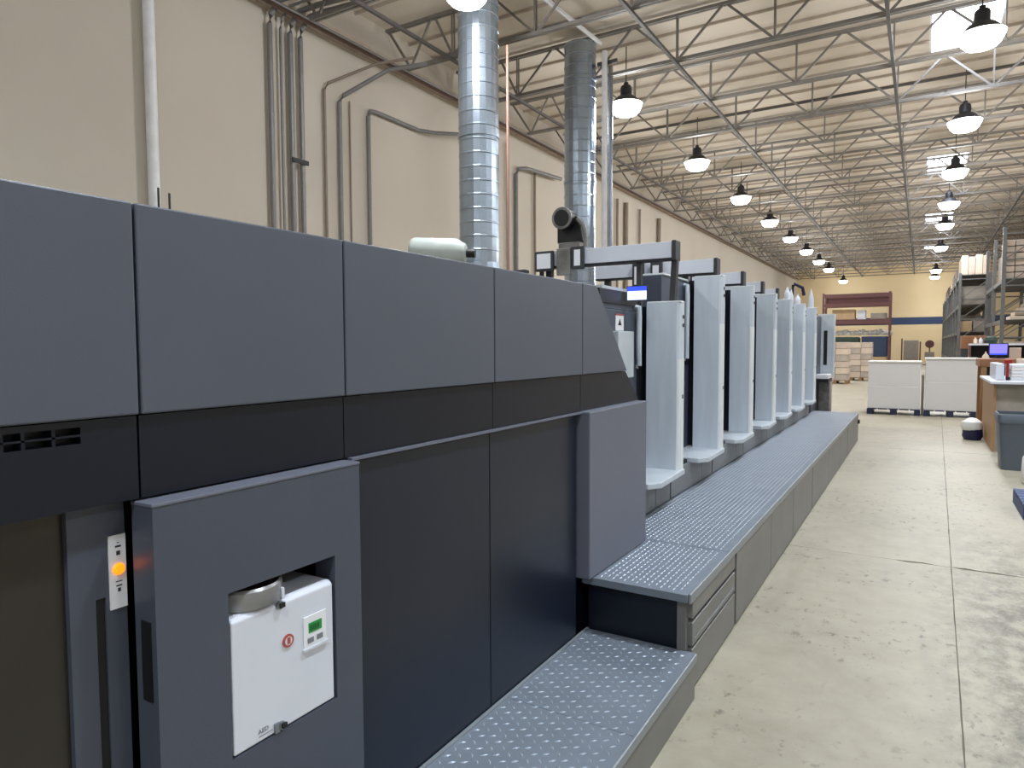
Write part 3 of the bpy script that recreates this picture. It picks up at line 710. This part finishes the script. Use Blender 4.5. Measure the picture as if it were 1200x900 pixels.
# wrapped cartons by the feeder
def carton_stack(x, y, w, d_, rows, rh, label, group, cols=2, m=('carton_pale', 'pallet_film', 'carton_cream')):
    p = empty('wooden_pallet', (x, y, 0), 'wooden pallet under the ' + label[1], 'pallet', 'pallets under the wrapped cartons'); pallet(p, x-w/2, x+w/2, y-d_/2, y+d_/2, 'pallet_wood')
    k = 0
    for r in range(rows):
        for c in range(cols):
            o = box('carton', m[(r+c) % len(m)], None, x-w/2+c*w/cols+.006, x-w/2+(c+1)*w/cols-.006, y-d_/2, y+d_/2, .142+r*rh, .142+(r+1)*rh-.012, bev=.012)
            tag(o, 'pale carton, %s layer up, %s column of the %s' % (ORD[r], ['left', 'right'][c] if cols == 2 else 'only', label[1]), 'carton', group)
carton_stack(-3.0, 31.0, .95, 1.0, 6, .26, ('', 'nearer carton stack past the feeder'), 'cartons of the nearer stack')
carton_stack(-2.28, 34.0, .85, 1.0, 6, .26, ('', 'farther carton stack past the feeder'), 'cartons of the farther stack')

# purple-brown pallet rack at the far left
def upright_frame(t, x, y0, y1, h, m):
    for y in (y0, y1): box('upright', m, t, x-.05, x+.05, y-.05, y+.05, 0, h)
    z = .3; k = 0
    while z+.9 < h:
        MB().beam((x, y0, z), (x, y1, z+.9), .03, .04).build('brace', m, t); z += .9
R_ = empty('pallet_rack', (-3.2, 41, 0), 'purple-brown steel pallet rack standing at the far left', 'rack')
for x in (-4.62, -1.46): upright_frame(R_, x, 40.4, 41.6, 4.35, 'rack_purple')
for z in (3.62, 4.12, 2.66): 
    for y in (40.34, 41.6): box('beam', 'rack_purple', R_, -4.62, -1.46, y, y+.05, z, z+.17 if z != 2.66 else z+.24)
box('back_board', 'rack_purple', R_, -4.6, -1.48, 41.66, 41.7, 3.75, 4.3)
for x in range(5): box('shelf_board', 'rack_purple', R_, -4.55+x*.61, -3.96+x*.61, 40.4, 41.6, 2.9, 2.92)
for i, (x0, x1, h, m, lab) in enumerate(((-4.2, -3.1, .55, 'carton', 'brown carton at the left on the purple rack shelf'), (-2.98, -2.6, .5, 'white_paint', 'white canister block in the middle of the purple rack shelf'),
        (-2.35, -1.6, .32, 'carton_grey', 'low tan carton at the right on the purple rack shelf'))):
    o = box('carton', m, None, x0, x1, 40.6, 41.4, 2.925, 2.925+h, bev=.02); tag(o, lab, 'carton', 'loads on the purple rack')
o = box('storage_bin', 'navy_box', None, -2.75, -1.55, 40.5, 41.5, .95, 2.02, bev=.03); tag(o, 'large navy bin beneath the purple rack shelf', 'bin')
o = box('support_crate', 'carton', None, -2.75, -1.55, 40.5, 41.5, 0, .94, bev=.02); tag(o, 'brown crate carrying the large navy bin', 'crate')
o = box('green_bale', 'dark_green', None, -4.3, -2.85, 40.6, 41.4, 0, 2.0, bev=.08); tag(o, 'dark green bale left of the navy bin', 'bale')
m = MB()
for k in range(14):
    a = -4.2+k*.2; m.tube([(a, 40.7, 2.14+.02*(k % 3)), (a+.1, 40.9, 2.24+.03*((k*5) % 4)), (a+.2, 41.1, 2.16)], .1, 8)
o = m.build('plastic_film', 'film_white', None, smooth=True); tag(o, 'crumpled white plastic film lying on the bale and bin', 'film')

# old chairs / machine parts by the far wall
def far_chair(x, y, lab, m1, m2, h=1.7, w=.9):
    t = empty('trolley', (x, y, 0), lab, 'trolley', 'trolleys by the far wall')
    box('panel', m2, t, x-w/2+.12, x+w/2-.1, y, y+.05, .35, h-.15, bev=.02)
    for s in (-1, 1): box('post', m1, t, x+s*w/2-.05, x+s*w/2+.05, y-.05, y+.05, .1, h if s < 0 else h-.25)
    box('deck', m1, t, x-w/2, x+w/2, y-.6, y+.05, .18, .26)
    for s in (-1, 1):
        for q in (-.5, -.05): MB().tube([(x+s*w*.4-.03, y+q, .09), (x+s*w*.4+.03, y+q, .09)], .09, 12).build('wheel', 'press_black', t)
far_chair(-.72, 62, 'brown-framed trolley with a grey panel before the far wall', 'rack_purple', 'carton_grey', 2.05, 1.25)
st2 = empty('floor_fan', (.52, 61, 0), 'dark round-headed floor fan before the far wall', 'fan')
MB().tube([(.52, 61, .05), (.52, 61, 1.5)], .04, 8).build('pole', 'dark_mark', st2)
MB().lathe((.52, 61, 0), [(0, .06), (.45, .04), (.45, 0), (0, 0)], 18).build('base', 'dark_mark', st2)
MB().tube([(.52, 60.85, 1.6), (.52, 61.1, 1.6)], .3, 18).build('head', 'rack_purple', st2)
MB().box(.2, .84, 60.8, 61.2, .5, 1.0).build('motor_box', 'carton_grey', st2)

# grey pallet racks on the right
def rack_row(x0, x1, y0, y1, h, levels, label, nb):
    t = empty('pallet_rack', ((x0+x1)/2, (y0+y1)/2, 0), label, 'rack', 'grey pallet racks on the right')
    n = nb
    for k in range(n+1):
        y = y0+(y1-y0)*k/n
        for x in (x0, x1): box('upright', 'rack_grey', t, x-.05, x+.05, y-.05, y+.05, 0, h)
        z = .2
        while z+.8 < h:
            MB().beam((x0, y, z), (x1, y, z+.8), .03, .03).build('brace', 'rack_grey', t); z += .8
            box('strut', 'rack_grey', t, x0, x1, y-.02, y+.02, z-.02, z+.02)
    for z in levels:
        for x in (x0, x1): box('beam', 'rack_grey', t, x-.03, x+.03, y0, y1, z-.13, z)
        box('shelf_deck', 'rack_grey', t, x0, x1, y0, y1, z-.02, z)
    return t
L1 = (.9, 2.1, 3.2, 4.38)
rack_row(1.27, 2.28, 33, 57, 4.45, L1, 'grey steel rack row nearest to the aisle, running to the back', 8)
L2 = (.9, 2.35, 3.62)
rack_row(2.12, 3.2, 26, 32.2, 5.2, L2, 'grey steel rack nearest to the camera on the right', 2)
ct = 0
def load(x0, x1, y0, y1, z, h, m, lab):
    o = box('carton', m, None, x0, x1, y0, y1, z, z+h, bev=.02); tag(o, lab, 'carton', 'loads on the grey racks')
for k in range(4): load(1.30+.24*k, 1.53+.24*k, 33.1, 35.6, 4.382, [.78, .72, .80, .75][k], ['carton_cream', 'carton_pale'][k % 2], 'cream carton on top of the aisle rack front bay, %s from the aisle' % ORD[k])
load(1.32, 2.2, 33.1, 35.6, 3.202, .72, 'carton_grey', 'grey wrapped load under the top of the aisle rack')
load(1.32, 1.72, 33.1, 35.6, 2.102, .42, 'carton', 'tan carton at left on the second shelf of the aisle rack')
load(1.76, 2.2, 33.1, 35.6, 2.102, .5, 'carton_grey', 'tan-grey carton at right on the second shelf of the aisle rack')
load(1.32, 2.2, 33.1, 35.6, .902, .85, 'carton_grey', 'grey heaped load on the lowest shelf of the aisle rack')
for k in range(1, 8):
    for li, z in enumerate(L1):
        load(1.36, 2.2, 33+3*k+.3, 33+3*k+2.7, z+.002, [.7, .8, .8, .6][(k+li) % 4], ['carton_grey', 'rack_purple', 'dark_mark', 'carton'][(k*3+li) % 4],
             'load on the aisle rack, %s bay back, %s shelf up' % (ORD[k], ORD[li]))
# gridded white load high on the near rack: layers of cartons
for r in range(6):
    for c in range(4):
        o = box('carton', ['pallet_film', 'carton_pale'][(r+c) % 2], None, 2.16+c*.25, 2.395+c*.25, 26.1, 27.4, 3.625+r*.2, 3.8+r*.2, bev=.012)
        tag(o, 'pale carton in the high wrapped block, %s row up, %s column from the aisle' % (ORD[r], ORD[c]), 'carton', 'cartons of the high wrapped block')
load(2.2, 3.1, 27.8, 29, 3.622, .9, 'carton_grey', 'grey load behind the high wrapped block')
for i in range(6):
    o = MB().box(2.32+.12*i, 3.14, 26.1+.02*i, 27.2, 2.352+.13*i, 2.352+.13*(i+1)-.02, bev=.015).build('carton', ['carton_cream', 'carton_pale'][i % 2], None)
    tag(o, 'cream flat carton in the leaning pile of the near rack, %s from the bottom' % ORD[i], 'carton', 'flat cartons on the near rack')
load(2.18, 3.15, 26.1, 27.3, .902, .35, 'navy_box', 'navy box on the low shelf of the near rack')
load(2.18, 3.15, 26.1, 27.3, 1.253, .42, 'pallet_film', 'rosy wrapped bundle on the navy box')

# work counter, bench, bins on the right
CT = empty('counter_cabinet', (1.5, 13.1, 0), 'brown wooden counter with a white top at the right edge', 'counter')
box('side_panel', 'wood_brown', CT, .93, .96, 12.25, 14.3, 0, 1.01); box('front_panel', 'carton_grey', CT, .96, 2.2, 12.28, 12.31, 0, 1.01); box('body', 'wood_brown', CT, .96, 2.2, 12.31, 14.3, 0, 1.0)
box('worktop', 'white_paint', CT, .88, 2.25, 12.15, 14.35, 1.01, 1.05, bev=.006)
BN = empty('work_bench', (1.6, 15.2, 0), 'brown thick-topped wooden workbench behind the counter', 'bench')
box('top', 'wood_top', BN, .9, 2.4, 14.75, 15.8, 1.19, 1.33, bev=.008)
for x in (.97, 2.3):
    for y in (14.82, 15.72): box('leg', 'wood_brown', BN, x-.04, x+.04, y-.04, y+.04, 0, 1.19)
o = box('white_tray', 'white_paint', None, .97, 1.08, 12.6, 13.6, 1.052, 1.30, bev=.01); tag(o, 'white box left of the red clamp on the counter', 'box')
for i in range(5):
    o = box('paper_ream', 'paper_white' if i % 2 else 'label_white', None, 1.17, 1.7, 12.7, 13.5, 1.052+i*.047, 1.052+i*.047+.044, bev=.004); tag(o, 'white paper ream on the counter, %s from the bottom of its pile' % ORD[i], 'paper', 'paper reams on the counter')
RC = empty('bar_clamp', (1.12, 12.7, 1.05), 'dark red bar clamp standing on the counter', 'clamp')
box('bar', 'red_plastic', RC, 1.10, 1.135, 12.6, 12.64, 1.055, 1.33); box('jaw', 'red_plastic', RC, 1.07, 1.17, 12.58, 12.66, 1.30, 1.36, bev=.006); box('jaw', 'press_black', RC, 1.10, 1.15, 12.58, 12.66, 1.052, 1.10)
o = box('carton', 'carton_cream', None, 1.42, 1.8, 14.45, 14.7, 1.12, 1.34, bev=.01); tag(o, 'cream carton hanging at the front right of the bench', 'carton')
o2 = box('carton_stand', 'wood_brown', None, 1.42, 1.8, 14.45, 14.7, 0, 1.118); tag(o2, 'brown post carrying the cream carton before the bench', 'stand')
MO = empty('monitor', (1.2, 15.2, 1.33), 'computer monitor showing a violet-blue screen on the workbench', 'monitor')
box('foot', 'black_plastic', MO, 1.1, 1.3, 15.1, 15.35, 1.331, 1.345); box('neck', 'black_plastic', MO, 1.17, 1.23, 15.24, 15.28, 1.345, 1.45)
box('bezel', 'black_plastic', MO, 1.055, 1.345, 15.18, 15.22, 1.385, 1.61, bev=.006)
sc = box('screen', 'screen_violet', MO, 1.07, 1.33, 15.176, 15.18, 1.40, 1.595); box('taskbar', 'screen_bar', sc, 1.07, 1.33, 15.174, 15.176, 1.40, 1.425)
o = box('carton', 'carton_pale', None, 1.37, 1.53, 15.1, 15.3, 1.332, 1.53, bev=.006); tag(o, 'beige box right of the monitor on the bench', 'carton')
o = MB().lathe((1.0, 15.0, 1.332), [(0, 0), (.06, 0), (.05, .05), (.012, .1), (.008, .13), (0, .13)], 12).build('glue_bottle', 'carton_cream', None, smooth=True); tag(o, 'cream cone-topped bottle left of the monitor on the bench', 'bottle')
SH = empty('shelf_unit', (1.6, 22.3, 0), 'white-topped shelf unit with dark compartments behind the bench', 'shelf')
box('top', 'white_paint', SH, 1.1, 2.4, 22, 22.6, 1.56, 1.61); box('back', 'press_black', SH, 1.1, 2.4, 22.55, 22.6, 0, 1.56)
for x in (1.12, 1.75, 2.37): box('side', 'rack_purple', SH, x-.02, x+.02, 22, 22.55, 0, 1.56)
box('shelf', 'wood_top', SH, 1.14, 2.35, 22, 22.55, 1.15, 1.18)
o = MB().lathe((1.58, 22.2, 1.612), [(0, 0), (.13, 0), (.16, .08), (.13, .16), (.05, .2), (0, .2)], 14).build('green_pot', 'dark_green', None, smooth=True); tag(o, 'dark green rounded pot on the white shelf', 'pot')
for i, (x, m) in enumerate(((1.24, 'carton_cream'), (1.36, 'white_paint'))):
    o = MB().lathe((x, 22.2, 1.612), [(0, 0), (.045, 0), (.045, .1), (.02, .13), (.02, .16), (0, .16)], 12).build('bottle', m, None, smooth=True); tag(o, ['cream', 'white'][i]+' small bottle on the left of the white shelf', 'bottle', 'bottles on the white shelf')
o = box('orange_crate', 'wood_top', None, 1.25, 2.02, 30, 31, 1.42, 1.9, bev=.02); tag(o, 'orange-brown crate on a stand before the aisle rack', 'crate')
o = box('crate_stand', 'dark_mark', None, 1.25, 2.02, 30, 31, 0, 1.418); tag(o, 'dark stand carrying the orange-brown crate', 'stand')
# grey waste bin
BX, BY = 1.12, 10.75
B_ = empty('waste_bin', (BX, BY, 0), 'dark grey plastic waste bin beside the brown counter', 'bin')
def rr_poly(w, r=.05, n=4):
    out = []
    for cx, cy, a0 in ((w-r, w-r, 0), (-w+r, w-r, pi/2), (-w+r, -w+r, pi), (w-r, -w+r, 1.5*pi)):
        for k in range(n+1): out.append((cx+r*cos(a0+pi/2*k/n), cy+r*sin(a0+pi/2*k/n)))
    return out
def loft(rings):
    m = MB(); b = m.b; R = [[b.verts.new((BX+x, BY+y, z)) for x, y in rr_poly(w)] for w, z in rings]
    n = len(R[0])
    for A, C in zip(R, R[1:]):
        for k in range(n): b.faces.new((A[k], A[(k+1) % n], C[(k+1) % n], C[k]))
    b.faces.new(R[0][::-1]); b.faces.new(R[-1]); bmesh.ops.recalc_face_normals(b, faces=b.faces[:]); return m
loft([(.215, 0), (.255, .60), (.245, .60), (.21, .05)]).build('tub', 'bin_grey', B_, smooth=True)
loft([(.268, .60), (.272, .70), (.262, .715), (.252, .715), (.248, .60)]).build('rim', 'bin_grey', B_, smooth=True)
# white sack at the frame edge
o = MB().lathe((1.20, 9.62, 0), [(0, 0), (.16, .0), (.19, .08), (.18, .3), (.12, .42), (.03, .46), (0, .46)], 16).build('white_sack', 'film_white', None, smooth=True); tag(o, 'white sack on the floor in front of the grey bin', 'sack')
# bag by the counter
G = empty('tied_bag', (.74, 13.7, 0), 'small bag, white on top and navy below, by the counter', 'bag')
MB().lathe((.765, 13.65, 0), [(0, 0), (.12, 0), (.15, .06), (.14, .18), (0, .18)], 14).build('lower', 'navy_plastic', G, smooth=True)
MB().lathe((.755, 13.65, .16), [(.135, 0), (.16, .05), (.14, .14), (.06, .20), (0, .21)], 14).build('upper', 'film_white', G, smooth=True)
# blue plastic pallet at right edge
BP = empty('plastic_pallet', (1.2, 8.0, 0), 'blue plastic pallet lying flat at the right edge', 'pallet')
for i in range(6): box('slat', 'pallet_blue', BP, .83, 1.9, 7.62+i*.14, 7.74+i*.14, .11, .14, bev=.006)
for x in (.83, 1.33, 1.8): box('runner', 'pallet_blue', BP, x, x+.1, 7.62, 8.44, 0, .11)
